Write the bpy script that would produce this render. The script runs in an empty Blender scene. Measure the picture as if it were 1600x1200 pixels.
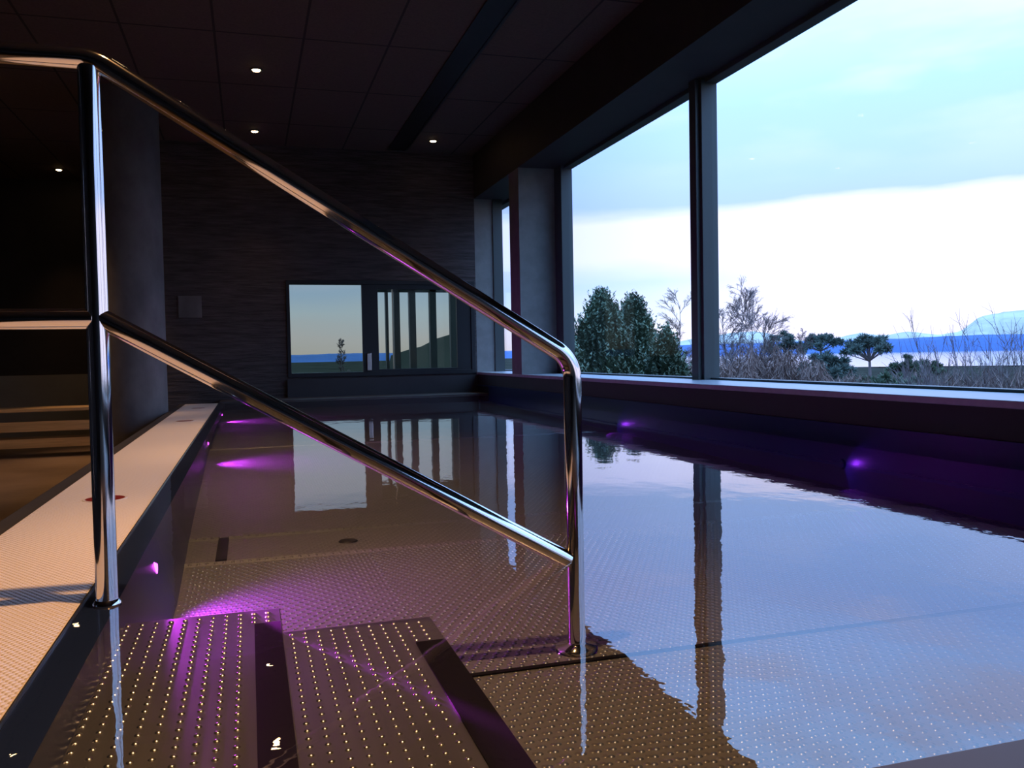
import bpy, bmesh, math, random
import numpy as np
from mathutils import Vector, Matrix
random.seed(7); rng = np.random.default_rng(7)
S = bpy.context.scene
COL = S.collection
# ------------------------------------------------------------------ camera
F = 1350.0; CAMZ = 0.45
def _basis():
    v = np.array([(388-800)/F, -(562-600)/F, -1.0]); v /= np.linalg.norm(v)
    h = np.array([(1388-800)/F, -(543-600)/F, -1.0])
    n = np.cross(h, v); n /= np.linalg.norm(n)
    if n[1] < 0: n = -n
    x = np.cross(v, n)
    return np.array([x, v, n])
R = _basis()
cam = bpy.data.cameras.new('camera'); co = bpy.data.objects.new('camera', cam); COL.objects.link(co)
cam.sensor_width = 36.0; cam.lens = F/1600*36; cam.clip_start = 0.05; cam.clip_end = 40000
M = Matrix([[*R[0], 0.0], [*R[1], 0.0], [*R[2], CAMZ], [0, 0, 0, 1]])
co.matrix_world = M
S.camera = co
# ------------------------------------------------------------------ view
S.view_settings.view_transform = 'Standard'; S.view_settings.look = 'None'
S.view_settings.exposure = 0.0; S.view_settings.gamma = 1.0; S.view_settings.use_curve_mapping = False
S.cycles.use_denoising = True
S.cycles.max_bounces = 10; S.cycles.transparent_max_bounces = 16
S.cycles.sample_clamp_indirect = 6.0
S.cycles.caustics_reflective = True; S.cycles.caustics_refractive = False
# ------------------------------------------------------------------ world (overcast dusk sky with cloud bands)
W = bpy.data.worlds.new('dusk_sky'); S.world = W; W.use_nodes = True
nt = W.node_tree; nt.nodes.clear()
def N(t, typ, **kw):
    n = t.nodes.new(typ)
    for k, v in kw.items():
        if k == 'inp':
            for a, b in v.items(): n.inputs[a].default_value = b
        else: setattr(n, k, v)
    return n
def L(t, a, b): t.links.new(a, b)
def math_(t, op, a, b=None, c=None, clamp=False):
    n = t.nodes.new('ShaderNodeMath'); n.operation = op; n.use_clamp = clamp
    for i, v in enumerate((a, b, c)):
        if v is None: continue
        if isinstance(v, (int, float)): n.inputs[i].default_value = v
        else: t.links.new(v, n.inputs[i])
    return n.outputs[0]
def ramp(t, fac, stops, interp='LINEAR'):
    n = t.nodes.new('ShaderNodeValToRGB'); n.color_ramp.interpolation = interp
    e = n.color_ramp.elements
    while len(e) < len(stops): e.new(0.5)
    for el, (p, c) in zip(e, stops): el.position = p; el.color = (*c, 1)
    if fac is not None: t.links.new(fac, n.inputs[0])
    return n.outputs[0]
def mixc(t, fac, a, b, mode='MIX'):
    n = t.nodes.new('ShaderNodeMix'); n.data_type = 'RGBA'; n.blend_type = mode
    for i, v in ((0, fac), (6, a), (7, b)):
        if isinstance(v, (int, float)): n.inputs[i].default_value = v
        elif isinstance(v, tuple): n.inputs[i].default_value = (*v, 1)
        else: t.links.new(v, n.inputs[i])
    return n.outputs[2]
tc = N(nt, 'ShaderNodeTexCoord'); sx = N(nt, 'ShaderNodeSeparateXYZ'); L(nt, tc.outputs['Generated'], sx.inputs[0])
mp = N(nt, 'ShaderNodeMapping'); mp.inputs['Scale'].default_value = (1.6, 1.6, 9.0); L(nt, tc.outputs['Generated'], mp.inputs[0])
nz = N(nt, 'ShaderNodeTexNoise', inp={'Scale': 1.7, 'Detail': 5.0, 'Roughness': 0.55}); L(nt, mp.outputs[0], nz.inputs['Vector'])
mp2 = N(nt, 'ShaderNodeMapping'); mp2.inputs['Scale'].default_value = (3, 3, 11.0); mp2.inputs['Location'].default_value = (4.2, 1, 2); L(nt, tc.outputs['Generated'], mp2.inputs[0])
nz2 = N(nt, 'ShaderNodeTexNoise', inp={'Scale': 1.6, 'Detail': 4.0, 'Roughness': 0.5}); L(nt, mp2.outputs[0], nz2.inputs['Vector'])
zz = math_(nt, 'ADD', sx.outputs[2], math_(nt, 'MULTIPLY', math_(nt, 'SUBTRACT', nz.outputs[0], 0.5), 0.05))
# azimuth factor: 0 towards +Y, 1 towards +X
az = math_(nt, 'MULTIPLY', sx.outputs[0], 1.25, clamp=True)
base = ramp(nt, math_(nt, 'MULTIPLY', zz, 1.6, clamp=True), [
    (0.0, (1.05, 0.92, 1.0)), (0.035, (1.1, 1.02, 1.25)), (0.075, (0.98, 1.10, 1.5)),
    (0.12, (0.78, 1.00, 1.6)), (0.165, (1.12, 1.16, 1.7)), (0.235, (1.12, 1.16, 1.8)),
    (0.265, (0.58, 0.82, 1.5)), (0.42, (0.60, 0.98, 2.1)), (0.6, (0.88, 1.7, 3.5)), (1.0, (1.4, 2.7, 5.0))])
lowm = math_(nt, 'SUBTRACT', 1.0, math_(nt, 'MULTIPLY', math_(nt, 'SUBTRACT', zz, 0.15), 60.0, clamp=True))
rightm = math_(nt, 'MULTIPLY', math_(nt, 'SUBTRACT', az, 0.56), 7.0, clamp=True)
base = mixc(nt, math_(nt, 'MULTIPLY', math_(nt, 'MULTIPLY', lowm, rightm), 0.85), base, (1.18, 1.14, 1.6))
cl = ramp(nt, nz2.outputs[0], [(0.42, (0, 0, 0)), (0.62, (1, 1, 1))])
hi = math_(nt, 'MULTIPLY', math_(nt, 'MULTIPLY', math_(nt, 'SUBTRACT', sx.outputs[2], 0.16), 8.0, clamp=True), az)
skyc = mixc(nt, math_(nt, 'MULTIPLY', math_(nt, 'MULTIPLY', cl, hi), 0.75), base, (1.02, 1.14, 1.9))
dim = mixc(nt, math_(nt, 'MULTIPLY', math_(nt, 'SUBTRACT', az, 0.35), 4.5, clamp=True), (0.72, 0.80, 0.90), (1.05, 1.05, 1.05))
skyc = mixc(nt, 1.0, skyc, dim, 'MULTIPLY')
# below the horizon: dim ground light
skyc = mixc(nt, math_(nt, 'MULTIPLY', math_(nt, 'MULTIPLY', sx.outputs[2], -1.0), 30.0, clamp=True), skyc, (0.05, 0.06, 0.07))
bg = N(nt, 'ShaderNodeBackground', inp={'Strength': 1.0}); L(nt, skyc, bg.inputs[0])
wo = N(nt, 'ShaderNodeOutputWorld'); L(nt, bg.outputs[0], wo.inputs[0])

# ------------------------------------------------------------------ unprojection helpers (used only to read positions off the picture)
def ray(px, py): return R @ np.array([(px-800)/F, -(py-600)/F, -1.0])
def at_y(px, py, y):
    d = ray(px, py); t = y/d[1]; return Vector((d[0]*t, y, CAMZ+d[2]*t))
def at_d(px, py, dist):
    d = ray(px, py); t = dist/math.hypot(d[0], d[1]); return Vector((d[0]*t, d[1]*t, CAMZ+d[2]*t))

# ------------------------------------------------------------------ materials
def mat(name, color=(0.5, 0.5, 0.5), rough=0.5, metal=0.0, noise=None, bump=None, spec=0.5, emit=None, estr=1.0):
    m = bpy.data.materials.new(name); m.use_nodes = True; t = m.node_tree; b = t.nodes['Principled BSDF']
    b.inputs['Base Color'].default_value = (*color, 1); b.inputs['Roughness'].default_value = rough
    b.inputs['Metallic'].default_value = metal; b.inputs['Specular IOR Level'].default_value = spec
    if emit: b.inputs['Emission Color'].default_value = (*emit, 1); b.inputs['Emission Strength'].default_value = estr
    c = N(t, 'ShaderNodeTexCoord')
    if noise:   # (scale vec, detail, amount)
        mpn = N(t, 'ShaderNodeMapping'); mpn.inputs['Scale'].default_value = noise[0]; L(t, c.outputs['Object'], mpn.inputs[0])
        n = N(t, 'ShaderNodeTexNoise', inp={'Scale': 1.0, 'Detail': noise[1], 'Roughness': 0.6}); L(t, mpn.outputs[0], n.inputs['Vector'])
        a = noise[2]
        lo = tuple(x*(1-a) for x in color); hi_ = tuple(min(1, x*(1+a)) for x in color)
        L(t, ramp(t, n.outputs[0], [(0.3, lo), (0.7, hi_)]), b.inputs['Base Color'])
        if bump:
            bn = N(t, 'ShaderNodeBump', inp={'Strength': bump[0], 'Distance': bump[1]}); L(t, n.outputs[0], bn.inputs['Height']); L(t, bn.outputs[0], b.inputs['Normal'])
    return m
def dot_height(t, sxp, syp, r, stagger=True):
    """Dome pattern: returns a 0..1 height socket of raised dots on an XY grid."""
    c = N(t, 'ShaderNodeTexCoord'); s = N(t, 'ShaderNodeSeparateXYZ'); L(t, c.outputs['Object'], s.inputs[0])
    v = math_(t, 'DIVIDE', s.outputs[1], syp); row = math_(t, 'FLOOR', v)
    u = math_(t, 'DIVIDE', s.outputs[0], sxp)
    if stagger: u = math_(t, 'ADD', u, math_(t, 'MULTIPLY', math_(t, 'MODULO', math_(t, 'ABSOLUTE', row), 2.0), 0.5))
    fu = math_(t, 'MULTIPLY', math_(t, 'SUBTRACT', math_(t, 'FRACT', u), 0.5), sxp)
    fv = math_(t, 'MULTIPLY', math_(t, 'SUBTRACT', math_(t, 'FRACT', v), 0.5), syp)
    d2 = math_(t, 'ADD', math_(t, 'MULTIPLY', fu, fu), math_(t, 'MULTIPLY', fv, fv))
    h = math_(t, 'SUBTRACT', 1.0, math_(t, 'DIVIDE', d2, r*r), clamp=True)
    return h
def stud_mat(name, color, rough, metal, sxp, syp, r, dist, stagger=True, dotcol=None):
    m = mat(name, color, rough, metal); t = m.node_tree; b = t.nodes['Principled BSDF']
    h = dot_height(t, sxp, syp, r, stagger)
    bn = N(t, 'ShaderNodeBump', inp={'Strength': 1.0, 'Distance': dist}); L(t, h, bn.inputs['Height']); L(t, bn.outputs[0], b.inputs['Normal'])
    if dotcol: L(t, mixc(t, h, color, dotcol), b.inputs['Base Color'])
    return m
STEEL = mat('polished_steel', (0.72, 0.70, 0.68), 0.07, 1.0)
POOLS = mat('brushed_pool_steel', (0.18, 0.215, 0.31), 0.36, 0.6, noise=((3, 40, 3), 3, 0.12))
TREAD = mat('tread_steel', (0.23, 0.23, 0.27), 0.30, 0.75, noise=((30, 3, 3), 3, 0.10))
FLOORS = stud_mat('studded_pool_floor', (0.26, 0.265, 0.29), 0.36, 0.45, 0.026, 0.0225, 0.006, 0.0035)
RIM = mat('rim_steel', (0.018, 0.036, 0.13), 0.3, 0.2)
GRATE = stud_mat('white_grating', (0.84, 0.78, 0.74), 0.5, 0.0, 0.012, 0.009, 0.0048, 0.003, True, (0.92, 0.87, 0.83))
RUBBER = mat('black_rubber', (0.006, 0.005, 0.006), 0.6, spec=0.15)
DARK = mat('anthracite_metal', (0.065, 0.085, 0.085), 0.45, 0.3)
SILLM = mat('sill_stone', (0.42, 0.45, 0.5), 0.35, noise=((20, 20, 20), 4, 0.1))
DOORM = mat('black_door_metal', (0.018, 0.023, 0.027), 0.4, 0.2)
DARKW = mat('dark_panel', (0.035, 0.033, 0.036), 0.6, noise=((3, 3, 3), 4, 0.15))
PLASTER = mat('grey_plaster', (0.23, 0.25, 0.24), 0.8, noise=((8, 8, 8), 5, 0.12), bump=(0.3, 0.004))
STONE = mat('stacked_slate', (0.065, 0.055, 0.055), 0.75, noise=((3.5, 3.5, 38), 6, 0.5), bump=(1.0, 0.02))
CONC = mat('column_concrete', (0.13, 0.13, 0.135), 0.75, noise=((5, 5, 3), 6, 0.25), bump=(0.3, 0.004))
DECK = mat('deck_tiles', (0.22, 0.16, 0.12), 0.45, noise=((2, 2, 2), 4, 0.2))
WOOD = mat('oiled_wood', (0.60, 0.42, 0.20), 0.45, noise=((2, 40, 40), 4, 0.25))
GREYP = mat('pale_wainscot', (0.32, 0.33, 0.29), 0.7, noise=((2, 2, 2), 4, 0.1))
RED = mat('sign_red', (0.22, 0.012, 0.012), 0.4)
WHITE = mat('sign_white', (0.75, 0.70, 0.68), 0.4)
CHROME = mat('brushed_chrome', (0.6, 0.6, 0.6), 0.25, 1.0)
SLOT = mat('black_slot', (0.006, 0.006, 0.008), 0.5)
def emis(name, col, s):
    return mat(name, (0.02, 0.02, 0.02), 0.4, emit=col, estr=s)
BULB = emis('lamp_bulb', (1.0, 0.62, 0.30), 26.0)
LENS = emis('violet_lens', (0.85, 0.06, 1.0), 14.0)
LENS2 = emis('violet_lens_dim', (0.45, 0.03, 1.0), 2.0)
# ceiling tiles 0.635 x 1.23
CEIL = bpy.data.materials.new('ceiling_tiles'); CEIL.use_nodes = True; t = CEIL.node_tree; b = t.nodes['Principled BSDF']
c = N(t, 'ShaderNodeTexCoord'); s = N(t, 'ShaderNodeSeparateXYZ'); L(t, c.outputs['Object'], s.inputs[0])
def line(t, sock, period, off, w):
    f = math_(t, 'FRACT', math_(t, 'DIVIDE', math_(t, 'SUBTRACT', sock, off), period))
    return math_(t, 'LESS_THAN', f, w/period)
g = math_(t, 'MAXIMUM', line(t, s.outputs[0], 0.635, -0.815, 0.018), line(t, s.outputs[1], 1.225, 6.69, 0.022))
nn = N(t, 'ShaderNodeTexNoise', inp={'Scale': 60.0, 'Detail': 3.0}); L(t, c.outputs['Object'], nn.inputs['Vector'])
tile = ramp(t, nn.outputs[0], [(0.3, (0.085, 0.060, 0.048)), (0.7, (0.115, 0.080, 0.062))])
L(t, mixc(t, g, tile, (0.022, 0.016, 0.015)), b.inputs['Base Color']); b.inputs['Roughness'].default_value = 0.8
# clear panes: thin sheet that reflects by Fresnel and lets the rest through
def pane_mat(name, tint, ior=1.45, rough=0.0):
    m = bpy.data.materials.new(name); m.use_nodes = True; t = m.node_tree; t.nodes.clear()
    fr = N(t, 'ShaderNodeFresnel', inp={'IOR': ior}); tr = N(t, 'ShaderNodeBsdfTransparent'); tr.inputs[0].default_value = (*tint, 1)
    gl = N(t, 'ShaderNodeBsdfGlossy'); gl.inputs['Roughness'].default_value = rough; gl.inputs[0].default_value = (1, 1, 1, 1)
    if 'glass' in name:   # a sheet has the same reflectance from both of its sides
        ge = N(t, 'ShaderNodeNewGeometry'); L(t, math_(t, 'ADD', ior, math_(t, 'MULTIPLY', ge.outputs['Backfacing'], 1/ior-ior)), fr.inputs['IOR'])
    mx = N(t, 'ShaderNodeMixShader'); L(t, fr.outputs[0], mx.inputs[0]); L(t, tr.outputs[0], mx.inputs[1]); L(t, gl.outputs[0], mx.inputs[2])
    o = N(t, 'ShaderNodeOutputMaterial'); L(t, mx.outputs[0], o.inputs[0])
    return m, t, fr, gl
GLASS = pane_mat('window_glass', (0.97, 0.985, 0.985), 1.08)[0]
TINT = pane_mat('tinted_glass', (0.64, 0.66, 0.56), 1.2)[0]
WATER, t, fr, gl = pane_mat('water_surface', (0.90, 0.94, 0.96), 1.6)
c = N(t, 'ShaderNodeTexCoord')
mpw = N(t, 'ShaderNodeMapping'); mpw.inputs['Scale'].default_value = (2.2, 1.6, 1); L(t, c.outputs['Object'], mpw.inputs[0])
w1 = N(t, 'ShaderNodeTexNoise', inp={'Scale': 2.2, 'Detail': 2.0, 'Roughness': 0.5}); L(t, mpw.outputs[0], w1.inputs['Vector'])
w2 = N(t, 'ShaderNodeTexNoise', inp={'Scale': 14.0, 'Detail': 2.0, 'Roughness': 0.5}); L(t, mpw.outputs[0], w2.inputs['Vector'])
hh = math_(t, 'ADD', math_(t, 'MULTIPLY', w1.outputs[0], 1.0), math_(t, 'MULTIPLY', w2.outputs[0], 0.16))
bn = N(t, 'ShaderNodeBump', inp={'Strength': 1.0, 'Distance': 0.0009}); L(t, hh, bn.inputs['Height'])
L(t, bn.outputs[0], fr.inputs['Normal']); L(t, bn.outputs[0], gl.inputs['Normal'])
NEEDLE = mat('pine_needles', (0.09, 0.12, 0.065), 0.7, noise=((1.2, 1.2, 1.2), 3, 0.45))
NEEDLE2 = mat('dusky_needles', (0.09, 0.12, 0.095), 0.7, noise=((1, 1, 1), 3, 0.35))
BARK = mat('grey_bark', (0.20, 0.15, 0.14), 0.8)
TWIG = mat('red_brown_twigs', (0.19, 0.11, 0.085), 0.8, noise=((0.8, 0.8, 0.8), 3, 0.3))
TWIG2 = mat('purple_brown_twigs', (0.17, 0.12, 0.11), 0.8)
EARTH = mat('heath_ground', (0.044, 0.040, 0.030), 1.0, noise=((0.05, 0.05, 0.05), 6, 0.5), spec=0.0)
LAND = mat('haze_tinted_forest', (0.040, 0.095, 0.27), 0.9, noise=((0.002, 0.002, 0.004), 4, 0.15))  # distance haze painted into the base colour of the forest
SNOW = mat('snowy_fells', (0.44, 0.38, 0.32), 0.8, noise=((0.0012, 0.0012, 0.004), 6, 0.35))
SEAM = mat('calm_sea', (0.5, 0.6, 0.7), 0.12, 0.9)

# ------------------------------------------------------------------ mesh helpers
def link(o, parent=None):
    COL.objects.link(o)
    if parent is not None: o.parent = parent
    return o
def mesh_obj(name, verts, faces, m, parent=None, smooth=False):
    me = bpy.data.meshes.new(name); me.from_pydata([tuple(v) for v in verts], [], faces); me.update()
    if m: me.materials.append(m)
    if smooth:
        for p in me.polygons: p.use_smooth = True
    return link(bpy.data.objects.new(name, me), parent)
class MB:
    def __init__(s): s.v = []; s.f = []
    def box(s, x0, x1, y0, y1, z0, z1):
        n = len(s.v)
        s.v += [(x0,y0,z0),(x1,y0,z0),(x1,y1,z0),(x0,y1,z0),(x0,y0,z1),(x1,y0,z1),(x1,y1,z1),(x0,y1,z1)]
        s.f += [tuple(n+i for i in q) for q in ((0,3,2,1),(4,5,6,7),(0,1,5,4),(1,2,6,5),(2,3,7,6),(3,0,4,7))]
        return s
    def quad(s, a, b_, c_, d):
        n = len(s.v); s.v += [a, b_, c_, d]; s.f.append((n, n+1, n+2, n+3)); return s
    def tri(s, a, b_, c_):
        n = len(s.v); s.v += [a, b_, c_]; s.f.append((n, n+1, n+2)); return s
    def tube(s, pts, rad, seg=16, caps=True):
        pts = [Vector(p) for p in pts]; K = len(pts)
        rad = [rad]*K if isinstance(rad, (int, float)) else rad
        n0 = len(s.v); up = None
        for i, p in enumerate(pts):
            d = (pts[min(i+1, K-1)]-pts[max(i-1, 0)])
            d = d.normalized() if d.length > 1e-9 else Vector((0, 0, 1))
            if up is None: up = Vector((0, 1, 0)) if abs(d.y) < 0.9 else Vector((1, 0, 0))
            a = d.cross(up).normalized(); up2 = a.cross(d).normalized(); up = up2
            for k in range(seg):
                an = 2*math.pi*k/seg; q = p+(a*math.cos(an)+up2*math.sin(an))*rad[i]
                s.v.append(tuple(q))
        for i in range(K-1):
            for k in range(seg):
                a0 = n0+i*seg+k; a1 = n0+i*seg+(k+1) % seg
                s.f.append((a0, a1, a1+seg, a0+seg))
        if caps:
            m0 = len(s.v); s.v += s.v[n0:n0+seg]; s.f.append(tuple(m0+k for k in range(seg))[::-1])
            m0 = len(s.v); s.v += s.v[n0+(K-1)*seg:n0+K*seg]; s.f.append(tuple(m0+k for k in range(seg)))
        return s
    def lathe(s, cx, cy, prof, seg=32):
        n0 = len(s.v)
        for r, z in prof:
            for k in range(seg):
                an = 2*math.pi*k/seg; s.v.append((cx+r*math.cos(an), cy+r*math.sin(an), z))
        for i in range(len(prof)-1):
            for k in range(seg):
                a0 = n0+i*seg+k; a1 = n0+i*seg+(k+1) % seg
                s.f.append((a0, a1, a1+seg, a0+seg))
        return s
    def build(s, name, m, parent=None, smooth=False, bevel=0.0):
        o = mesh_obj(name, s.v, s.f, m, parent, smooth)
        if bevel:
            md = o.modifiers.new('bevel', 'BEVEL'); md.width = bevel; md.segments = 2; md.limit_method = 'ANGLE'
        return o
def tag(o, label=None, cat=None, group=None, kind=None):
    if label: o['label'] = label
    if cat: o['category'] = cat
    if group: o['group'] = group
    if kind: o['kind'] = kind
    return o
def empty(name, loc=(0, 0, 0)):
    o = bpy.data.objects.new(name, None); COL.objects.link(o); o.location = loc; o.empty_display_size = 0.1; return o
def sub(o, parent):   # parent a mesh built in world coordinates under an Empty that stands elsewhere
    o.parent = parent; o.matrix_parent_inverse = Matrix.Translation(-Vector(parent.location)); return o
def struct(o, label=None): o['kind'] = 'structure'; return tag(o, label)
def box(name, x0, x1, y0, y1, z0, z1, m, parent=None, bevel=0.0):
    return MB().box(x0, x1, y0, y1, z0, z1).build(name, m, parent, bevel=bevel)
def arc(p0, p1, p2, r, n=10):
    """points of a fillet of radius r at corner p1"""
    p0, p1, p2 = Vector(p0), Vector(p1), Vector(p2)
    a = (p0-p1).normalized(); b_ = (p2-p1).normalized(); th = a.angle(b_)
    tl = r/math.tan(th/2); c_ = p1+(a+b_).normalized()*(r/math.sin(th/2))
    s0 = p1+a*tl; s1 = p1+b_*tl; u = s0-c_; w = s1-c_; tot = u.angle(w); out = []
    for i in range(n+1):
        k = i/n; q = (u*math.sin((1-k)*tot)+w*math.sin(k*tot))/math.sin(tot); out.append(c_+q)
    return out

# ================================================================== ROOM SHELL
XW, XG = 2.64, 3.10            # inner face of the window wall, glass line
YB = 10.1; ZC = 2.84; ZF = -0.5; ZS = 0.25; ZH = 2.325
YE = -4.5; XL = -5.0; YA = 12.6
struct(box('ceiling', XL, 3.3, YE, YA+0.1, ZC, ZC+0.1, CEIL), 'dark tiled suspended ceiling')
struct(box('floor', XL, -0.70, YE, YA, ZF-0.05, ZF, DECK), 'brown lowered deck floor beside the pool')
# back wall with the opening of the sliding door
bw = MB(); DX0, DX1, DZ0, DZ1 = 0.425, 2.62, 0.235, 1.34
bw.box(-1.0, DX0, YB, YB+0.25, ZF, ZC).box(DX0, DX1, YB, YB+0.25, ZF, DZ0).box(DX0, DX1, YB, YB+0.25, DZ1, ZC).box(DX1, 2.64, YB, YB+0.25, ZF, ZC)
struct(bw.build('wall_back', STONE), 'dark stacked slate wall at the end of the pool')
struct(box('wall_back_pier', 2.64, 2.865, YB, YB+0.25, ZF, ZC, PLASTER), 'grey plaster pier beside the narrow window')
struct(box('trim_1', DX0-0.01, 2.64, YB-0.05, YB, 0.0, DZ0-0.02, DARKW), 'dark plinth under the sliding door')
struct(box('trim_corner_frame', 2.866, 2.984, YB-0.02, YB+0.25, ZS, ZH, DARK), 'dark window frame in the corner')
struct(box('wall_alcove_side', -1.1, -1.0, YB, YA, ZF, ZC, DARKW))
al = struct(box('wall_alcove', XL, -1.0, YA, YA+0.1, ZF, ZC, DARKW), 'dark wall of the alcove behind the column')
struct(box('trim_2', XL, -1.1, YA-0.04, YA, ZF, 0.30, GREYP), 'pale grey wainscot in the alcove')
struct(box('wall_left', XL-0.1, XL, YE, YA, ZF, ZC, DARKW))
struct(box('wall_rear', XL, 3.3, YE-0.1, YE, ZF, ZC, DARKW))
# window wall: parapet, bulkhead, pier, sill
struct(box('wall_window_parapet', XW+0.005, 3.2, YE, YB+1.0, -0.6, ZS-0.03, DARKW), 'dark wall under the windows')
struct(box('wall_window_bulkhead', XW, 3.2, YE, YB+1.0, ZH, ZC, DARKW), 'dark bulkhead above the windows')
struct(box('trim_sill', XW-0.01, 3.2, YE, YB, ZS-0.03, ZS, SILLM, bevel=0.004), 'pale grey window sill along the pool')
pr = MB().box(XW, 3.2, 8.323, 8.654, ZS, ZH)
struct(pr.build('wall_window_pier', PLASTER), 'grey plaster pier between the windows')
def window(idx, y0, y1, label, lf=0.05, rf=0.05):
    fr_ = MB()
    fr_.box(3.02, 3.14, y0, y0+lf, ZS, ZH).box(3.02, 3.14, y1-rf, y1, ZS, ZH)
    fr_.box(3.05, 3.14, y0+lf, y1-rf, ZH-0.035, ZH).box(3.07, 3.14, y0+lf, y1-rf, ZS, ZS+0.014)
    w = fr_.build('window_%d' % idx, DARK, bevel=0.003); struct(w, label)
    gls = box('pane', 3.098, 3.104, y0+lf-0.01, y1-rf+0.01, ZS+0.008, ZH-0.02, GLASS, w)
    return w
window(1, 8.654, YB+0.9, 'narrow window in the corner beyond the grey pier', 0.05, 0.12)
window(2, 5.43, 8.323, 'window with the dark pine behind it', 0.045, 0.20)
window(3, 2.64, 5.385, 'large window with the bare birches and the fjord', 0.05, 0.045)
window(4, -0.2, 2.56, 'window beside the camera')
window(5, -3.0, -0.2, 'window behind the camera')
# deep mullions stand proud of the frames
for i, (ya, yb_) in enumerate(((5.385, 5.43), (2.56, 2.64))):
    struct(box('trim_%d' % (3+i), 2.99, 3.16, ya-0.015, yb_+0.03, ZS, ZH, DARK, bevel=0.003), 'dark mullion between two large windows')
# far-left recess frame next to pier
# sliding door in the back wall
d = MB(); y0, y1 = YB-0.02, YB+0.10
d.box(DX0, DX0+0.04, y0, y1, DZ0, DZ1).box(DX1-0.05, DX1, y0, y1, DZ0, DZ1).box(DX0+0.04, DX1-0.05, y0, y1, DZ1-0.045, DZ1).box(DX0+0.04, DX1-0.05, y0, y1, DZ0, DZ0+0.05)
dr = struct(d.build('door_1', DOORM, bevel=0.003), 'dark framed sliding glass door at the end of the pool')
box('fixed_pane', DX0+0.04, 1.30, YB+0.03, YB+0.036, DZ0+0.05, DZ1-0.045, TINT, dr)
lf = MB().box(1.275, 1.46, YB-0.005, YB+0.05, DZ0+0.045, DZ1-0.04).box(2.40, 2.575, YB-0.005, YB+0.05, DZ0+0.045, DZ1-0.04)
lf.box(1.46, 2.40, YB-0.005, YB+0.05, DZ1-0.10, DZ1-0.04).box(1.46, 2.40, YB-0.005, YB+0.05, DZ0+0.045, DZ0+0.075)
leaf = lf.build('sliding_leaf', DOORM, dr, bevel=0.003)
box('pane', 1.45, 2.41, YB+0.02, YB+0.026, DZ0+0.07, DZ1-0.09, TINT, leaf)
tag(box('handle', 1.315, 1.37, YB-0.03, YB-0.005, 0.295, 0.50, CHROME, leaf, bevel=0.006), 'pale metal handle plate')
box('edge_profile', 1.625, 1.637, YB+0.005, YB+0.018, DZ0+0.07, DZ1-0.10, mat('brass_edge', (0.5, 0.45, 0.3), 0.3, 0.8), leaf)
# wall plate
tag(box('access_panel', -0.715, -0.475, YB-0.02, YB, 0.92, 1.16, CONC, bevel=0.004), 'square grey panel on the dark slate wall', 'panel')
# ventilation slot in the ceiling
dfz = empty('linear_vent', (1.71, 3.0, ZC)); tag(dfz, 'long black ventilation slot let into the tiled ceiling', 'vent')
m_ = MB().box(1.60, 1.625, -3, 9.97, ZC-0.014, ZC-0.002).box(1.795, 1.82, -3, 9.97, ZC-0.014, ZC-0.002).box(1.60, 1.82, 9.97, 9.99, ZC-0.014, ZC-0.002)
sub(m_.build('frame', SLOT), dfz); sub(box('louvre', 1.625, 1.795, -3, 9.97, ZC-0.008, ZC-0.002, SLOT), dfz)
# column
cl_ = MB().lathe(-0.985, 8.42, [(0.275, ZF), (0.275, ZC)], 64)
tag(cl_.build('concrete_column', CONC, smooth=True), 'round grey concrete column between pool and dark alcove', 'column')

# ================================================================== POOL
# floor profile along y (height), left edge x along y
PY0, PY1 = 0.755, 9.6
def fz(y):
    if y < 3.3: return -0.20
    return -0.20+0.12*(y-3.3)/(PY1-3.3)
def lx(y): return float(np.interp(y, [0.77, 2.45, 3.5, 6, 8.5, 9.6], [-0.20, -0.20, -0.228, -0.265, -0.29, -0.30]))
ys = [0.77, 1.2, 1.7, 2.45, 2.88, 2.90, 2.915, 3.28, 3.30, 3.315] + list(np.linspace(3.8, 5.9, 5)) + [6.05, 6.06, 6.075] + list(np.linspace(6.8, PY1, 6))
v = []; f_ = []
for i, y in enumerate(ys):
    rz = 0.007 if abs(y-2.90) < .004 or abs(y-3.30) < .004 or abs(y-6.06) < .004 else 0.0
    v += [(lx(y), y, fz(y)+rz), (XW+0.01, y, fz(y)+rz)]
    if i: f_.append((2*i-2, 2*i-1, 2*i+1, 2*i))
struct(mesh_obj('floor_pool', v, f_, FLOORS), 'studded steel floor of the pool')
v = []; f_ = []
for i, y in enumerate(ys):
    v += [(-0.25, y, -0.004), (lx(y), y, fz(y))]
    if i: f_.append((2*i-2, 2*i-1, 2*i+1, 2*i))
n = len(v)
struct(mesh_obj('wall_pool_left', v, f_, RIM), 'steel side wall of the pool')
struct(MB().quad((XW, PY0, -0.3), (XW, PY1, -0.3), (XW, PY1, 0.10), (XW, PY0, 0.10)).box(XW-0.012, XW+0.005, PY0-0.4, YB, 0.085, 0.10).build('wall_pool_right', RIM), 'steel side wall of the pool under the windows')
struct(box('trim_rim_left', -0.307, -0.25, 0.3, PY1, -0.06, -0.004, RIM), 'narrow blue steel rim beside the overflow grate')
# near end rim and far end ledge
struct(box('trim_rim_near', -0.307, XW, 0.30, PY0, -0.35, 0.006, mat('brown_rim', (0.07, 0.055, 0.05), 0.5, 0.2), bevel=0.004), 'brown steel rim at the near end of the pool')
struct(box('trim_rim_far', -0.307, XW, PY1, YB, -0.25, 0.012, mat('far_ledge', (0.10, 0.085, 0.08), 0.5, 0.2), bevel=0.006), 'dark ledge at the far end of the pool')
# panel joints of the floor at the foot of the stairs
box_j = MB().box(0.36, XW, 1.675, 1.69, -0.199, -0.1965)
struct(box_j.build('trim_floor_joint', RUBBER), 'dark panel joint in the pool floor')
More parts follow.
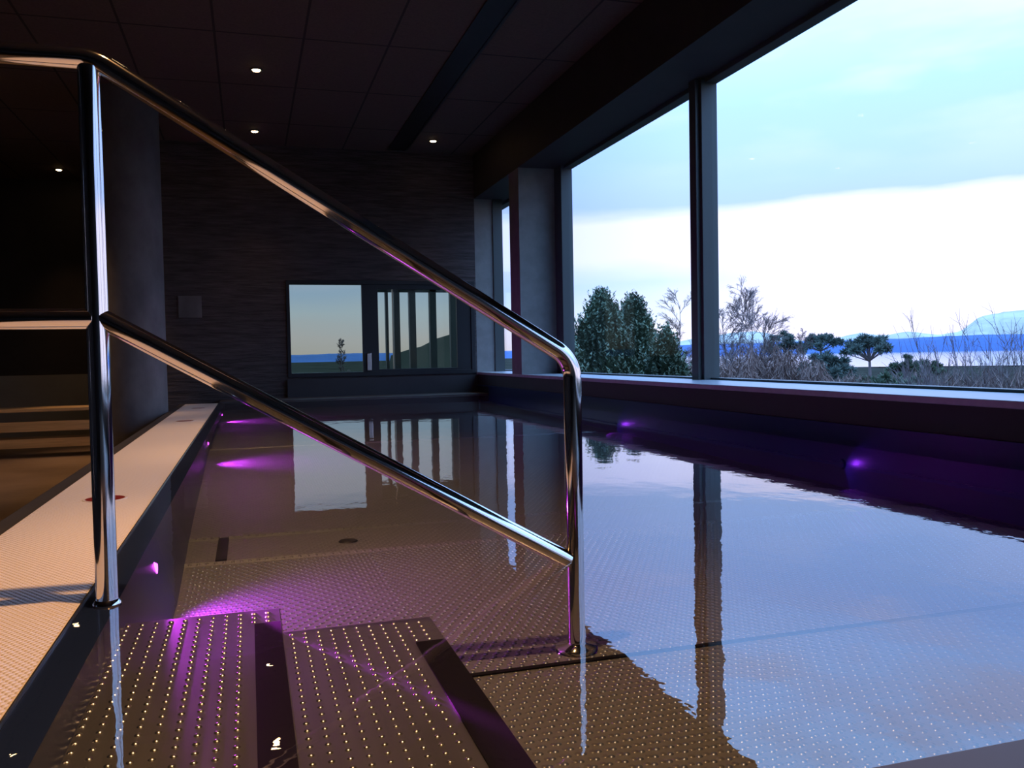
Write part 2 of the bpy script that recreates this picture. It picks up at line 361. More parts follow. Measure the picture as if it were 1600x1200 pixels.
# real domes on the near part of the floor
def domes(xr, yr, sxp, syp, z, r, h, stag, skip=None):
    V = []; Fc = []; prof = [(1.0, 0.0), (0.72, 0.62), (0.0, 1.0)]; seg = 8
    row = 0; y = yr[0]
    while y < yr[1]:
        x = xr[0]+(sxp/2 if (stag and row % 2) else 0)
        while x < xr[1]:
            if not (skip and skip(x, y)):
                n0 = len(V)
                for (pr_, ph) in prof[:2]:
                    for k in range(seg):
                        a = 2*math.pi*k/seg; V.append((x+r*pr_*math.cos(a), y+r*pr_*math.sin(a), z+h*ph))
                V.append((x, y, z+h))
                for k in range(seg):
                    k2 = (k+1) % seg
                    Fc.append((n0+k, n0+k2, n0+seg+k2, n0+seg+k)); Fc.append((n0+seg+k, n0+seg+k2, n0+2*seg))
            x += sxp
        y += syp; row += 1
    return V, Fc
struct(box('floor_near_deck', -0.70, XW, YE, 0.299, -0.5, 0.0, DECK), 'brown deck behind the near pool rim')
# ---- stairs
st = empty('pool_stairs', (0.05, 1.3, -0.2)); tag(st, 'submerged steel pool steps with studded treads and black nosings', 'stairs')
def tread(x0, x1, z, nx0, nx1, ny1, lab):
    tr = sub(box('tread', x0, x1, 0.775, 1.785, z-0.01, z, TREAD, bevel=0.002), st)
    V, Fc = domes((x0+0.018, nx0-0.012), (0.80, 1.765), 0.0255, 0.0275, z, 0.0052, 0.0026, False)
    V2, F2 = domes((x0+0.018, x1-0.01), (ny1+0.02, 1.765), 0.0255, 0.0275, z, 0.0052, 0.0026, False, skip=lambda x, y: x < nx0-0.013)
    n0 = len(V); V += V2; Fc += [tuple(i+n0 for i in q) for q in F2]
    sd = mesh_obj('stud_pattern', V, Fc, CHROME, tr, smooth=True)
    ns = box('nosing', nx0, nx1, 0.775, ny1, z, z+0.003, RUBBER, tr)
    V3, F3 = domes((nx0+0.012, nx1-0.006), (0.80, ny1-0.01), 0.021, 0.0275, z+0.003, 0.004, 0.0015, False)
    tag(ns, 'black rubber nosing strip')
    return tr
tread(-0.25, 0.047, -0.05, -0.003, 0.045, 1.685, 1)
tread(0.050, 0.352, -0.10, 0.292, 0.350, 1.625, 2)
rs = sub(box('riser', 0.040, 0.047, 0.775, 1.785, -0.2, -0.06, POOLS), st)
rs = sub(box('riser', 0.345, 0.352, 0.775, 1.785, -0.2, -0.11, POOLS), st)
sub(MB().box(-0.245, 0.040, 1.778, 1.785, -0.2, -0.06).build('side_panel', POOLS), st)
sub(MB().box(0.047, 0.345, 1.778, 1.785, -0.2, -0.11).build('side_panel', POOLS), st)
# the studs of the near floor: real relief
V, Fc = domes((0.37, XW-0.02), (0.785, 2.88), 0.0265, 0.023, -0.2, 0.0058, 0.0026, True)
tag(mesh_obj('stud_field', V, Fc, POOLS, bpy.data.objects['floor_pool'], smooth=True), kind='stuff')
V, Fc = domes((-0.18, 0.37), (1.80, 2.88), 0.0265, 0.023, -0.2, 0.0058, 0.0026, True)
tag(mesh_obj('stud_field', V, Fc, POOLS, bpy.data.objects['floor_pool'], smooth=True), kind='stuff')
# drain slot and inlet
tag(box('drain_slot', -0.12, -0.085, 2.92, 3.28, -0.199, -0.192, SLOT), 'narrow black drain slot in the pool floor by the steel wall', 'drain')
dn = MB().lathe(0.32, 3.08, [(0.0, -0.195), (0.03, -0.195), (0.034, -0.199)], 24)
tag(dn.build('floor_inlet', SLOT), 'small round dark inlet in the pool floor', 'inlet')
# water
nx, ny = 2, 2
wt = mesh_obj('pool_water', [(-0.307, PY0, 0), (XW, PY0, 0), (XW, PY1, 0), (-0.307, PY1, 0)], [(0, 1, 2, 3)], WATER)
tag(wt, 'still pool water mirroring the windows and the sky', 'water', kind='stuff')
# overflow grate
gr = empty('overflow_grate', (-0.47, 4.5, 0)); tag(gr, 'long white plastic overflow grate running along the pool edge', 'grate')
g_ = sub(box('grating', -0.635, -0.311, 0.2, 9.5, -0.03, 0.003, GRATE, bevel=0.002), gr)
sub(box('edge_rail', -0.310, -0.3075, 0.2, 9.5, -0.03, 0.0045, CHROME), gr)
struct(box('trim_kerb', -0.70, -0.636, 0.2, 9.6, ZF, -0.002, DARKW, bevel=0.004), 'dark kerb on the deck side of the grate')
struct(box('wall_channel', -0.636, -0.307, 0.2, 9.6, ZF, -0.031, DARKW))
# signs on the grate
signs = [((-0.462, 3.09), 'round dark red sign on the white grate behind the handrail post'),
         ((-0.462, 6.84), 'round dark red sign on the grate level with the column'),
         ((-0.462, 8.62), 'round dark red sign farthest along the white grate')]
for (sx_, sy_), lab in signs:
    e_ = empty('safety_sign', (sx_, sy_, 0.003)); tag(e_, lab, 'sign', 'red signs on the overflow grate')
    sub(MB().lathe(sx_, sy_, [(0.0, 0.0042), (0.068, 0.0042), (0.068, 0.003)], 40).build('plate', WHITE), e_)
    sub(MB().lathe(sx_, sy_, [(0.0, 0.0048), (0.059, 0.0048), (0.060, 0.0043)], 40).build('red_field', RED), e_)
    q = MB(); a = math.radians(35); dx, dy = math.cos(a)*0.035, math.sin(a)*0.035; ox, oy = -math.sin(a)*0.005, math.cos(a)*0.005
    q.quad((sx_-dx-ox, sy_-dy-oy, 0.0052), (sx_+dx-ox, sy_+dy-oy, 0.0052), (sx_+dx+ox, sy_+dy+oy, 0.0052), (sx_-dx+ox, sy_-dy+oy, 0.0052))
    sub(q.build('bar', WHITE), e_)

# ================================================================== HANDRAIL
HY = 1.755; TR = 0.0195
hr = empty('handrail', (0.2, HY, 0)); tag(hr, 'polished steel pool handrail with a high post and a sloping double rail', 'handrail')
def pl(*p): return [(x, HY, z) for x, z in p]
A, B, C_, D_ = Vector((-1.25, HY, 1.006)), Vector((-0.255, HY, 1.006)), Vector((0.671, HY, 0.437)), Vector((0.671, HY, -0.2))
pts = [A, Vector((-0.7, HY, 1.006))] + arc(A, B, C_, 0.09, 10) + [B.lerp(C_, k) for k in (0.3, 0.6)] + arc(B, C_, D_, 0.075, 14) + [Vector((0.671, HY, z)) for z in (0.2, 0.0)] + [D_]
sub(MB().tube(pts, TR, 32).build('top_rail', STEEL, smooth=True), hr)
sub(MB().tube(pl((-0.265, 0.99), (-0.265, 0.5), (-0.265, -0.004)), TR, 32).build('post', STEEL, smooth=True), hr)
sub(MB().tube(pl((-1.25, 0.531), (-0.7, 0.531), (-0.272, 0.531)), TR*0.97, 32).build('mid_rail', STEEL, smooth=True), hr)
sub(MB().tube(pl((-0.265, 0.535), (0.1, 0.322), (0.655, 0.000)), TR*0.97, 32).build('mid_rail', STEEL, smooth=True), hr)
sub(MB().tube(pl((-1.25, 1.0), (-1.25, 0.3), (-1.25, ZF)), TR, 24).build('post', STEEL, smooth=True), hr)
sub(MB().lathe(-0.265, HY, [(0.0195, 0.008), (0.0215, 0.006), (0.0245, 0.002), (0.026, -0.004)], 40).build('base_flange', STEEL, smooth=True), hr)
sub(MB().lathe(0.671, HY, [(0.0195, -0.180), (0.023, -0.186), (0.045, -0.190), (0.048, -0.199)], 40).build('base_flange', STEEL, smooth=True), hr)
sub(MB().lathe(-1.25, HY, [(0.0195, ZF+0.02), (0.045, ZF+0.01), (0.048, ZF)], 32).build('base_flange', STEEL, smooth=True), hr)

# ================================================================== LAMPS
def light(name, typ, loc, energy, color, parent=None, **kw):
    l = bpy.data.lights.new(name, typ); l.energy = energy; l.color = color
    for k, v_ in kw.items(): setattr(l, k, v_)
    o = bpy.data.objects.new(name, l); COL.objects.link(o); o.location = loc
    if parent is not None: sub(o, parent)
    return o
def aim(o, target):
    dd = Vector(target)-Vector(o.location); o.rotation_euler = dd.to_track_quat('-Z', 'Y').to_euler()
WARM = (1.0, 0.54, 0.24)
downs = [(0.13, 7.5, 'warm ceiling downlight above the pool, nearer of the pair above the left pool edge', 50),
         (0.13, 9.5, 'warm ceiling downlight beside the back wall, on the column side', 12),
         (2.03, 9.5, 'warm ceiling downlight beside the back wall, just beyond the black vent', 12),
         (-2.17, 11.9, 'warm ceiling downlight deep in the dark alcove', 30),
         (0.13, 5.5, 'warm ceiling downlight above the camera side of the pool', 200),
         (0.13, 3.5, 'warm ceiling downlight above the pool signs', 200),
         (0.13, 1.5, 'warm ceiling downlight above the pool steps', 300),
         (-2.0, 8.2, 'warm ceiling downlight above the lowered deck', 170),
         (-1.335, 9.75, 'warm ceiling downlight above the end of the bench, hidden by the handrail post', 130),
         (-2.0, 4.5, 'warm ceiling downlight above the near deck', 30)]
for (x, y, lab, pw) in downs:
    e_ = empty('downlight', (x, y, ZC)); tag(e_, lab, 'lamp', 'recessed ceiling downlights')
    sub(MB().lathe(x, y, [(0.050, ZC+0.0), (0.052, ZC-0.006), (0.040, ZC-0.008), (0.034, ZC-0.001)], 28).build('bezel', DARK, smooth=True), e_)
    sub(MB().lathe(x, y, [(0.034, ZC-0.003), (0.028, ZC-0.012), (0.0, ZC-0.016)], 24).build('bulb', BULB, smooth=True), e_)
    o = light('lamp_light', 'SPOT', (x, y, ZC-0.03), pw, (1.0, 0.50, 0.19) if pw > 250 else WARM, e_, spot_size=math.radians(40 if pw == 130 else 70), spot_blend=0.9, shadow_soft_size=0.03)
VIO = (0.80, 0.05, 1.0)
uws = [(-0.25, 2.30, -0.065, 'glowing violet lamp in the pool wall nearest the steps', 4.0),
       (-0.25, 5.34, -0.036, 'violet lamp in the pool wall halfway along the grate', 7.0),
       (-0.25, 8.16, -0.040, 'violet lamp in the pool wall at the far end of the grate', 7.0)]
for i, (x, y, z, lab, pw) in enumerate(uws):
    e_ = empty('underwater_lamp', (x, y, z)); tag(e_, lab, 'lamp', 'violet lamps in the pool wall')
    def disc(r0, r1, x0, x1):
        q = MB(); seg = 24; n0 = 0
        for (r_, xx) in ((r0, x0), (r1, x1)):
            for k in range(seg):
                a = 2*math.pi*k/seg; q.v.append((xx, y+r_*math.cos(a), z+r_*math.sin(a)))
        for k in range(seg): q.f.append((k, (k+1) % seg, seg+(k+1) % seg, seg+k))
        q.f.append(tuple(seg+k for k in range(seg))); return q
    sub(disc(0.026, 0.022, x, x+0.010).build('bezel', STEEL), e_)
    k_ = 1.0 if i == 0 else 0.5
    sub(disc(0.017*k_, 0.012*k_, x+0.010, x+0.010+0.009*k_).build('lens', LENS), e_)
    o = light('lamp_light', 'SPOT', (x+0.03, y, z), pw*6, VIO, e_, spot_size=math.radians(120), spot_blend=0.8, shadow_soft_size=0.012)
    aim(o, (x+0.6, y, -0.25))
    if i == 0:  # extra spots added to throw a violet glow onto the treads
        o = light('added_tread_beam', 'SPOT', (x+0.04, y, -0.010), 11, VIO, e_, spot_size=math.radians(30), spot_blend=0.6, shadow_soft_size=0.01)
        aim(o, (-0.02, 1.765, -0.055))
        o = light('added_tread_beam', 'SPOT', (x+0.05, y, -0.012), 320, VIO, e_, spot_size=math.radians(9), spot_blend=0.4, shadow_soft_size=0.01)
        aim(o, (0.20, 1.37, -0.10))
for (y, lab) in ((3.40, 'added dim violet lamp for the wall glow below the large window'), (6.0, 'added dim violet lamp for the wall glow near the mullion')):
    z = -0.09; x = XW  # fixture added for the wall glow; its spot faces back at the wall
    e_ = empty('underwater_lamp', (x, y, z)); tag(e_, lab, 'lamp', 'violet lamps in the pool wall')
    q = MB(); seg = 24
    for (r_, xx) in ((0.026, x), (0.022, x-0.01)):
        for k in range(seg):
            a = 2*math.pi*k/seg; q.v.append((xx, y+r_*math.cos(a), z+r_*math.sin(a)))
    for k in range(seg): q.f.append((seg+k, seg+(k+1) % seg, (k+1) % seg, k))
    q.f.append(tuple(seg+k for k in range(seg))[::-1])
    sub(q.build('bezel', RIM), e_)
    o = light('lamp_light', 'SPOT', (x-0.08, y, -0.09), 0.6, (0.40, 0.04, 1.0), e_, spot_size=math.radians(100), spot_blend=0.4, shadow_soft_size=0.008)
    aim(o, (x+0.05, y-0.25, -0.14))

# ================================================================== BENCH in the alcove
bn_ = empty('bench', (-2.9, 9.9, ZF)); tag(bn_, 'long wooden bench with a slatted front in the dark alcove', 'bench')
sub(box('seat', -4.9, -1.296, 9.7, 10.12, -0.035, 0.0, WOOD, bevel=0.004), bn_)
sub(box('front_slat', -4.9, -1.33, 9.74, 9.77, -0.235, -0.135, WOOD), bn_)
sub(box('front_slat', -4.9, -1.33, 9.74, 9.77, -0.40, -0.31, WOOD), bn_)
for x in (-4.85, -3.1, -1.38): sub(box('leg', x, x+0.05, 9.78, 10.08, ZF, -0.035, RUBBER), bn_)

# ================================================================== OUTSIDE
# terrace frame seen through the sliding door
tf = empty('terrace_frame', (2.2, 12.3, -0.2)); tag(tf, 'dark slender posts and lintel of a terrace outside the sliding door', 'pergola')
YT = 12.3
def tx(px): return at_y(px, 500, YT).x
zt = at_y(650, 456, YT).z
for a, b_ in ((603, 607), (616, 625), (640, 650), (672, 682), (704, 742)):
    sub(box('post', tx(a), tx(b_), YT, YT+0.10, -0.6, zt+0.1, DARK), tf)
sub(box('lintel', tx(588), 2.95, YT, YT+0.12, zt, zt+0.30, DARK), tf)
# terrain, sea, far shore, fells
def az(px): d_ = ray(px, 550); return math.atan2(d_[0], d_[1])
v = []; f_ = []
rad = [3.5, 6, 10, 16, 25, 40, 60, 90, 130, 200, 300, 450, 700, 1000, 1400, 1900]
hts = [-2.2, -2.6, -3.0, -3.4, -3.8, -4.2, -4.8, -5.8, -7.5, -10.5, -15, -20, -25, -28, -30.5, -34]
TH = np.linspace(math.radians(-30), math.radians(140), 171)
for j, (r_, h_) in enumerate(zip(rad, hts)):
    for th in TH:
        hz = h_+(rng.random()-0.5)*min(0.012*r_, 3.0)*0.5
        # low rise seen through the right half of the door
        if r_ > 100: hz *= 0.22+0.78*min(1, max(0, (math.degrees(th)-20)/10))
        hz += float(np.interp(math.degrees(th), [6.5, 9, 14, 16, 19], [0, 4.5, 5.1, 4.8, 0]))*math.exp(-((r_-27)/11)**2)
        v.append((math.sin(th)*r_, math.cos(th)*r_, hz))
nT = len(TH)
for j in range(len(rad)-1):
    for i in range(nT-1): f_.append((j*nT+i, j*nT+i+1, (j+1)*nT+i+1, (j+1)*nT+i))
struct(mesh_obj('hillside', v, f_, EARTH, smooth=True), 'brown heath sloping down to the fjord')
v = []; f_ = []
rs_ = [1500, 2500, 4000, 6400]
for r_ in rs_:
    for th in TH: v.append((math.sin(th)*r_, math.cos(th)*r_, -30))
for j in range(len(rs_)-1):
    for i in range(nT-1): f_.append((j*nT+i, j*nT+i+1, (j+1)*nT+i+1, (j+1)*nT+i))
struct(mesh_obj('sea', v, f_, SEAM), 'bright fjord')
def ridge(name, r0, prof, m, rough, lab, depth=600, base=-31):
    v = []; f_ = []; K = 400; ths = np.linspace(math.radians(-25), math.radians(80), K)
    px_, h_ = zip(*prof); az_ = [az(p) for p in px_]
    nn_ = np.cumsum(rng.normal(0, 1, K)); nn_ = nn_-np.convolve(nn_, np.ones(31)/31, 'same'); nn_[:20] = 0; nn_[-20:] = 0
    for k, th in enumerate(ths):
        h = float(np.interp(th, az_, h_))*r0/F + nn_[k]*rough
        for (dr_, hk) in ((0, 0.0), (depth*0.3, 0.45), (depth*0.6, 0.8), (depth, 1.0)):
            jit = 0 if hk in (0.0, 1.0) else (rng.random()-0.5)*0.1
            v.append((math.sin(th)*(r0+dr_), math.cos(th)*(r0+dr_), base+(h*(1+dr_/r0)-base+0.45)*(hk+jit)))
    for k in range(K-1):
        for j in range(3): a = k*4+j; f_.append((a, a+4, a+5, a+1))
    struct(mesh_obj(name, v, f_, m, smooth=False), lab)
ridge('far_shore', 5900, [(300, 5), (450, 5.5), (560, 7), (640, 5), (900, 8), (1115, 10), (1200, 11), (1320, 12), (1420, 13), (1480, 14), (1600, 15), (1900, 14)], LAND, 0.9, 'forested far shore of the fjord, painted haze blue', 500)
ridge('snowy_fells', 11000, [(300, -10), (700, -10), (1000, 5), (1115, 24), (1180, 28), (1250, 14), (1300, 15), (1345, 21), (1380, 18), (1420, 22), (1470, 16), (1500, 20), (1530, 40), (1570, 46), (1650, 48), (1900, 30)], SNOW, 3.0, 'snow covered fells', 1500)

# ---- trees
def needle_clump(q, p, r, n, ln, th):
    for _ in range(n):
        d_ = Vector((rng.normal(), rng.normal(), rng.normal()*0.8+0.35)).normalized()
        b0 = p+d_*r*rng.random()*0.75; e_ = b0+d_*ln*(0.6+0.6*rng.random())
        s_ = d_.cross(Vector((rng.normal(), rng.normal(), rng.normal()))).normalized()*th
        q.tri(tuple(b0-s_), tuple(b0+s_), tuple(e_))
def shoot(q, p, h, r, tilt=0.12):
    """upright candle of needles: a spindle of overlapping needle triangles"""
    d_ = Vector((rng.normal()*tilt, rng.normal()*tilt, 1)).normalized()
    for k in range(16):
        u = (k+rng.random())/16; c_ = p+d_*h*u
        a = rng.random()*6.283; o_ = Vector((math.cos(a), math.sin(a), 0.9)).normalized()
        l_ = r*(1.15-0.55*u)*1.5; s_ = o_.cross(d_).normalized()*r*0.30
        q.tri(tuple(c_-s_), tuple(c_+s_), tuple(c_+o_*l_))
def conifer(px, ytop, dist, width_px, base_z, label, nshoot, col=NEEDLE, tops=None, name='pine_tree', sh=1.0, grp='pines outside'):
    top = at_d(px, ytop, dist); sc = dist/F*1.03
    e_ = empty(name, (top.x, top.y, base_z)); tag(e_, label, 'tree', grp)
    H = top.z-base_z; Wd = width_px*sc/2
    q = MB(); ph = rng.random()*6.28
    for k in range(nshoot):
        u = rng.random()**0.75
        a = rng.random()*6.283; zf = u
        lob = 1+0.18*math.sin(3*a+ph)+0.12*math.sin(5*a+ph*2)
        rr = Wd*lob*(1-zf**3.0)**0.75*(0.45+0.55*math.sqrt(rng.random()))
        p = Vector((top.x+rr*math.cos(a), top.y+rr*math.sin(a), base_z+zf*(H-0.6*sh)))
        shoot(q, p, (0.35+0.25*rng.random())*sh, 0.075*sh)
    for k in range(26):     # candles standing out of the top of the crown
        a = rng.random()*6.283; rr = Wd*0.8*rng.random()
        zf = (1-(rr/Wd)**(1/0.75))**(1/3.0); p = Vector((top.x+rr*math.cos(a), top.y+rr*math.sin(a), base_z+zf*(H-0.5*sh)-0.05))
        for _ in range(4): shoot(q, p, (0.40+0.12*rng.random())*sh, 0.05*sh, 0.04)
    sub(q.build('foliage', col), e_)
    tr = MB().tube([(top.x, top.y, base_z-0.5), (top.x+0.05, top.y, base_z+H*0.5), (top.x, top.y, base_z+H*0.9)], [0.14*sh, 0.09*sh, 0.02], 7)
    for k in range(14):
        a = rng.random()*6.28; z0 = base_z+H*(0.15+0.6*rng.random())
        tr.tube([(top.x, top.y, z0), (top.x+Wd*0.5*math.cos(a), top.y+Wd*0.5*math.sin(a), z0+0.35*sh)], [0.03*sh, 0.008*sh], 4)
    sub(tr.build('trunk', BARK), e_)
    return e_
conifer(940, 444, 17, 150, -3.6, 'dense dark mountain pine with upright shoots, tallest crown behind the window', 4200)
conifer(990, 452, 17.6, 130, -3.6, 'dense mountain pine growing against the tallest crown, nearer the mullion', 3400)
conifer(1040, 500, 15.5, 110, -3.4, 'low mountain pine sloping down towards the mullion', 1800)
conifer(893, 528, 15, 110, -3.4, 'low mountain pine beside the grey pier', 1500)
# flat crowned scots pines
def cloud_pine(px, ytop, dist, wpx, hpx, base_z, label, ncl=24, col=NEEDLE2, clear=True):
    top = at_d(px, ytop, dist); sc = dist/F
    e_ = empty('pine_tree', (top.x, top.y, base_z)); tag(e_, label, 'tree', 'pines outside')
    q = MB(); br = MB(); Wd = wpx*sc/2; Hc = hpx*sc
    br.tube([(top.x, top.y, base_z-1), (top.x+0.1, top.y, (base_z+top.z)/2), (top.x, top.y, top.z-Hc*0.5)], [0.02*Wd+0.12, 0.12, 0.06], 6)
    for k in range(ncl):
        a = rng.random()*6.283; rr = Wd*math.sqrt(rng.random()); zz_ = (1-(rr/Wd)**2)**0.5
        p = Vector((top.x+rr*math.cos(a), top.y+rr*math.sin(a), top.z-Hc+Hc*(0.15+0.8*zz_*(0.4+0.6*rng.random()))))
        needle_clump(q, p, Wd*0.24, 220, Wd*0.14, Wd*0.026)
        br.tube([(top.x, top.y, top.z-Hc*1.1), tuple(p)], [0.05*Wd/2, 0.02], 4)
    sub(q.build('foliage', col), e_); sub(br.build('trunk', BARK), e_)
cloud_pine(1282, 523, 60, 62, 22, -6.5, 'flat topped pine rising above the red brown thicket', 22)
cloud_pine(1292, 548, 45, 80, 60, -6, 'broad green pine at the edge of the bright fjord', 30)
cloud_pine(1358, 524, 55, 72, 34, -6.5, 'spreading pine standing alone against the blue far shore', 30)
cloud_pine(1412, 551, 34, 44, 40, -4.5, 'small rounded green pine in front of the bright fjord', 30, NEEDLE)
cloud_pine(1446, 561, 36, 50, 34, -4.5, 'low rounded pine next to the small rounded green one', 26, NEEDLE)
cloud_pine(884, 490, 40, 34, 60, -5, 'distant tiered pine showing past the grey pier', 20, NEEDLE2)
cloud_pine(1225, 512, 48, 60, 55, -6, 'rounded dusky pine crown behind the birches', 26, NEEDLE2)
cloud_pine(1392, 583, 22, 90, 40, -3.9, 'dark green pine crown low behind the sill of the large window', 30, NEEDLE)
cloud_pine(700, 528, 28, 50, 60, -3, 'dark leafy tree outside the door behind the terrace posts', 24, NEEDLE)
# bare trees
def birch(px, ytop, dist, base_z, label, crown=1.0, lean=0.0, nb=26, r0=0.06, name='birch_tree', grp='bare birches outside'):
    top = at_d(px, ytop, dist); e_ = empty(name, (top.x, top.y, base_z)); tag(e_, label, 'tree', grp)
    H = top.z-base_z; q = MB(); tw = MB(); K = 9
    rt = Vector((math.cos(az(px)), -math.sin(az(px)), 0)); lead = []
    for k in range(K+1):
        u = k/K; lead.append(Vector((top.x, top.y, base_z-0.3+u*(H+0.3)))+rt*lean*(u-1)*H+Vector((rng.normal(), rng.normal(), 0))*0.035*(1 if 0 < k < K else 0))
    q.tube(lead, [r0*(1-0.9*k/K) for k in range(K+1)], 6, caps=False)
    def fine(p, d_, ln, lev):
        e2 = p+d_*ln; m2 = p.lerp(e2, 0.5)+Vector((rng.normal(), rng.normal(), rng.normal()))*ln*0.06
        tw.tube([p, m2, e2], [0.008*(4-lev)/3*dist/30, 0.006*(4-lev)/3*dist/30, 0.004*dist/30], 3, caps=False)
        if lev < 3:
            for _ in range(5):
                dd = (d_+Vector((rng.normal(), rng.normal(), rng.normal()*0.8))*0.42).normalized()
                fine(p.lerp(e2, 0.3+0.7*rng.random()), dd, ln*(0.42+0.2*rng.random()), lev+1)
    for k in range(nb):
        u = 0.42+0.56*rng.random(); i0 = min(int(u*K), K-1); p = lead[i0].lerp(lead[i0+1], u*K-i0)
        a = rng.random()*6.283; d_ = Vector((math.cos(a)*0.55, math.sin(a)*0.55, 0.85)).normalized()
        fine(p, d_, H*0.13*crown*(0.6+0.6*rng.random())*(1.15-0.5*u), 0)
    mz = max(vv[2] for vv in tw.v+q.v); k_ = H/(mz-base_z)
    for b2 in (q, tw): b2.v = [(vv[0], vv[1], base_z+(vv[2]-base_z)*k_) for vv in b2.v]
    sub(q.build('trunk', BARK), e_); sub(tw.build('twigs', TWIG2), e_)
birch(1062, 447, 30, -4.2, 'tall bare birch rising between the low pine and the mullion')
birch(1157, 431, 30, -4.2, 'tallest bare birch with a feathery crown, beside the mullion', 1.15, nb=30)
birch(1178, 445, 33, -4.2, 'bare birch standing just behind the tallest one', 1.0, 0.03)
birch(1197, 482, 28, -4.2, 'shorter bare birch on the fjord side of the tallest one', 1.3, 0.08)
birch(1128, 470, 27, -4.2, 'small bare birch partly hidden by the mullion', 1.0, -0.06)
birch(1252, 512, 40, -5, 'small bare tree between the dusky pine and the flat topped pine', 1.0, 0, 16)
birch(533, 528, 34, -3.5, 'lone bare sapling seen through the fixed pane of the sliding door', 0.5, 0, 34, 0.04)
def bare_shrub(px, ytop, dist, base_z, label, nst=14, lean=0.0, fan=0.3):
    top = at_d(px, ytop, dist); e_ = empty('bare_shrub', (top.x, top.y, base_z)); tag(e_, label, 'shrub', 'bare shrubs outside')
    H = top.z-base_z; q = MB(); tw = MB(); rt = Vector((math.cos(az(px)), -math.sin(az(px)), 0)); fw = Vector((rt.y, -rt.x, 0))
    for s_ in range(nst):
        d_ = (Vector((0, 0, 1))+rt*(lean+(rng.random()-0.5)*fan)+fw*(rng.random()-0.5)*0.25).normalized()
        p = Vector((top.x, top.y, base_z-0.3))+rt*(rng.random()-0.5)*0.7-rt*lean*H*0.5; ln = H*(0.72+0.3*rng.random()); pts = [p]
        for k in range(1, 7): pts.append(pts[-1]+(d_+rt*lean*0.06*k+Vector((rng.normal(), rng.normal(), 0))*0.035)*ln/6)
        q.tube(pts, [0.017, 0.015, 0.013, 0.011, 0.009, 0.007, 0.004], 4, caps=False)
        for k in range(22):
            u = 0.35+0.63*rng.random(); i0 = min(int(u*6), 5); b0 = pts[i0].lerp(pts[i0+1], u*6-i0)
            dd = (d_+Vector((rng.normal(), rng.normal(), rng.normal()*0.3))*0.33).normalized(); l_ = 0.35+0.5*rng.random()
            m1 = b0+dd*l_*0.5; m2 = b0+(dd+Vector((0, 0, 0.25))).normalized()*l_
            tw.tube([b0, m1, m2], [0.006, 0.005, 0.003], 3, caps=False)
            for _ in range(3):
                d3 = (dd+Vector((rng.normal(), rng.normal(), rng.normal()*0.3))*0.4).normalized(); c0 = b0.lerp(m2, rng.random())
                tw.tube([c0, c0+d3*0.28], [0.004, 0.002], 3, caps=False)
    mz = max(vv[2] for vv in tw.v+q.v); k_ = H/(mz-base_z)
    for b2 in (q, tw): b2.v = [(vv[0], vv[1], base_z+(vv[2]-base_z)*k_) for vv in b2.v]
    sub(q.build('stem', BARK), e_); sub(tw.build('twigs', TWIG2), e_)
bare_shrub(1474, 506, 19, -3.8, 'bare shrub leaning over the bright fjord', 10, -0.22, 0.25)
bare_shrub(1516, 476, 20, -3.8, 'bare shrub with the tallest stems in front of the fells', 14, -0.08, 0.28)
bare_shrub(1560, 472, 21, -3.8, 'bare shrub with dense upright stems', 16, 0.0, 0.28)
bare_shrub(1604, 478, 20, -3.8, 'bare shrub at the right edge of the view', 14, 0.03, 0.3)
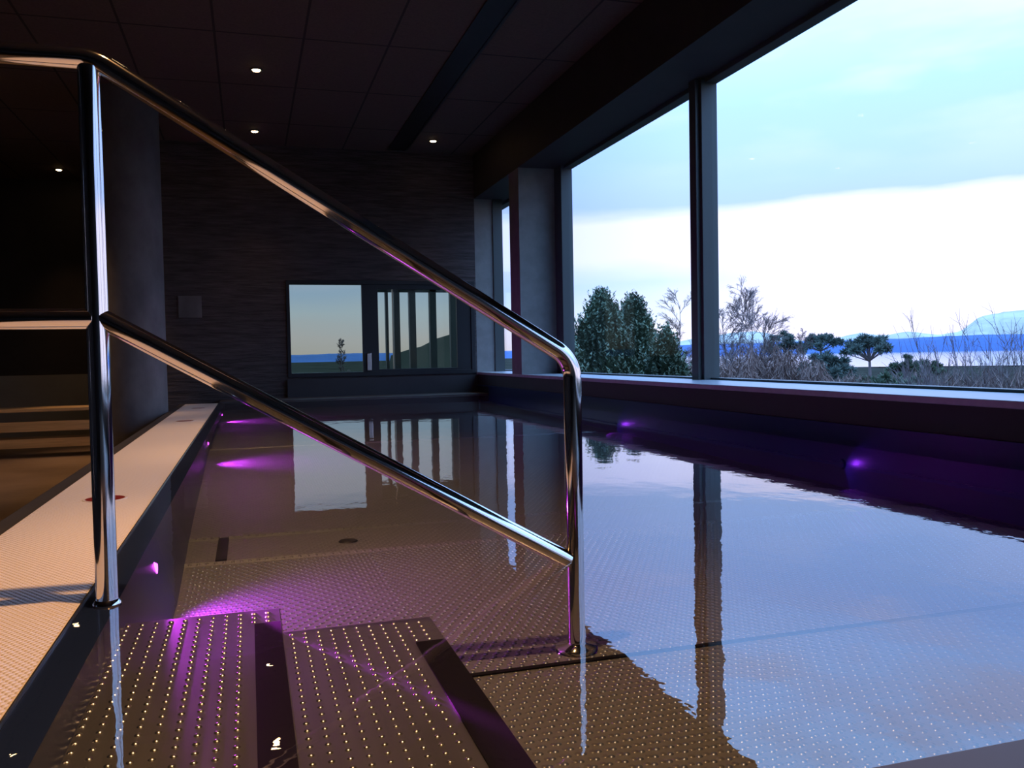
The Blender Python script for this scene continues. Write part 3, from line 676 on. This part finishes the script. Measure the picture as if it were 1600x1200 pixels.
# thickets of thin twigs: each clump is one shrub
def thicket(px, ytop, dist, wpx, base_z, label, n=1500, m=TWIG, ln=0.9):
    top = at_d(px, ytop, dist); sc = dist/F; Wd = wpx*sc/2; H = top.z-base_z
    e_ = empty('shrub', (top.x, top.y, base_z)); tag(e_, label, 'shrub', 'leafless thicket outside')
    q = MB()
    for k in range(n):
        a = rng.random()*6.283; rr = Wd*math.sqrt(rng.random()); zt_ = H*(1-(rr/Wd)**2*0.45)*(0.86+0.14*math.sin(rr*5+3*a+px))
        z1 = base_z+zt_*(0.2+0.8*math.sqrt(rng.random())); l_ = ln*(0.3+rng.random())*0.38
        d_ = Vector((rng.normal()*0.6, rng.normal()*0.6, 1)).normalized()
        e1 = Vector((top.x+rr*math.cos(a), top.y+rr*math.sin(a), z1)); s0 = e1-d_*l_
        w_ = Vector((rng.normal(), rng.normal(), 0)).normalized()*(0.007+0.006*rng.random())*dist/20
        q.tri(tuple(s0-w_), tuple(s0+w_), tuple(e1))
    sub(q.build('twigs', m), e_)
    st_ = MB()
    for k in range(6):
        a = rng.random()*6.283; st_.tube([(top.x, top.y, base_z-0.4), (top.x+Wd*0.5*math.cos(a), top.y+Wd*0.5*math.sin(a), base_z+H*0.7)], [0.03, 0.012], 4)
    sub(st_.build('stem', BARK), e_)
th_spec = [(1128, 545, 22, 70, 'behind the mullion foot'), (1168, 528, 26, 90, 'under the tallest birch'), (1205, 520, 28, 90, 'below the dusky pine'), (1240, 532, 26, 90, 'in the middle of the red brown thicket'),
           (1275, 548, 24, 80, 'below the flat topped pine'), (1310, 578, 20, 80, 'at the dip before the lone pine'), (1350, 575, 21, 80, 'under the lone spreading pine'), (1400, 590, 17, 90, 'just above the window sill'),
           (1450, 576, 20, 90, 'in front of the low rounded pine'), (1500, 570, 19, 90, 'at the foot of the leaning bare shrub'), (1550, 560, 18, 90, 'among the tall bare stems'), (1600, 552, 18, 90, 'at the right edge of the view'),
           (1330, 570, 26, 90, 'behind the dip, farther down the slope'), (1385, 571, 27, 100, 'behind the lone spreading pine'), (1435, 570, 27, 100, 'behind the low rounded pine'), (1490, 566, 26, 100, 'behind the leaning bare shrub'), (1540, 563, 26, 100, 'behind the tall bare stems'),
           (1085, 540, 24, 60, 'between the low pine and the mullion')]
for (px, yt, ds, wp, wh) in th_spec:
    thicket(px, yt, ds, wp, -3.8, 'leafless red brown shrub '+wh, 20000)
for i, (px, yt, ds, wp) in enumerate(((470, 580, 26, 110), (560, 573, 26, 120), (640, 556, 24, 110), (700, 545, 24, 90))):
    thicket(px, yt, ds, wp, -2.6, 'dark heather shrub outside the door, '+('under the fixed pane', 'below the lone sapling', 'behind the slender posts', 'beside the leafy tree')[i], 3500, NEEDLE)
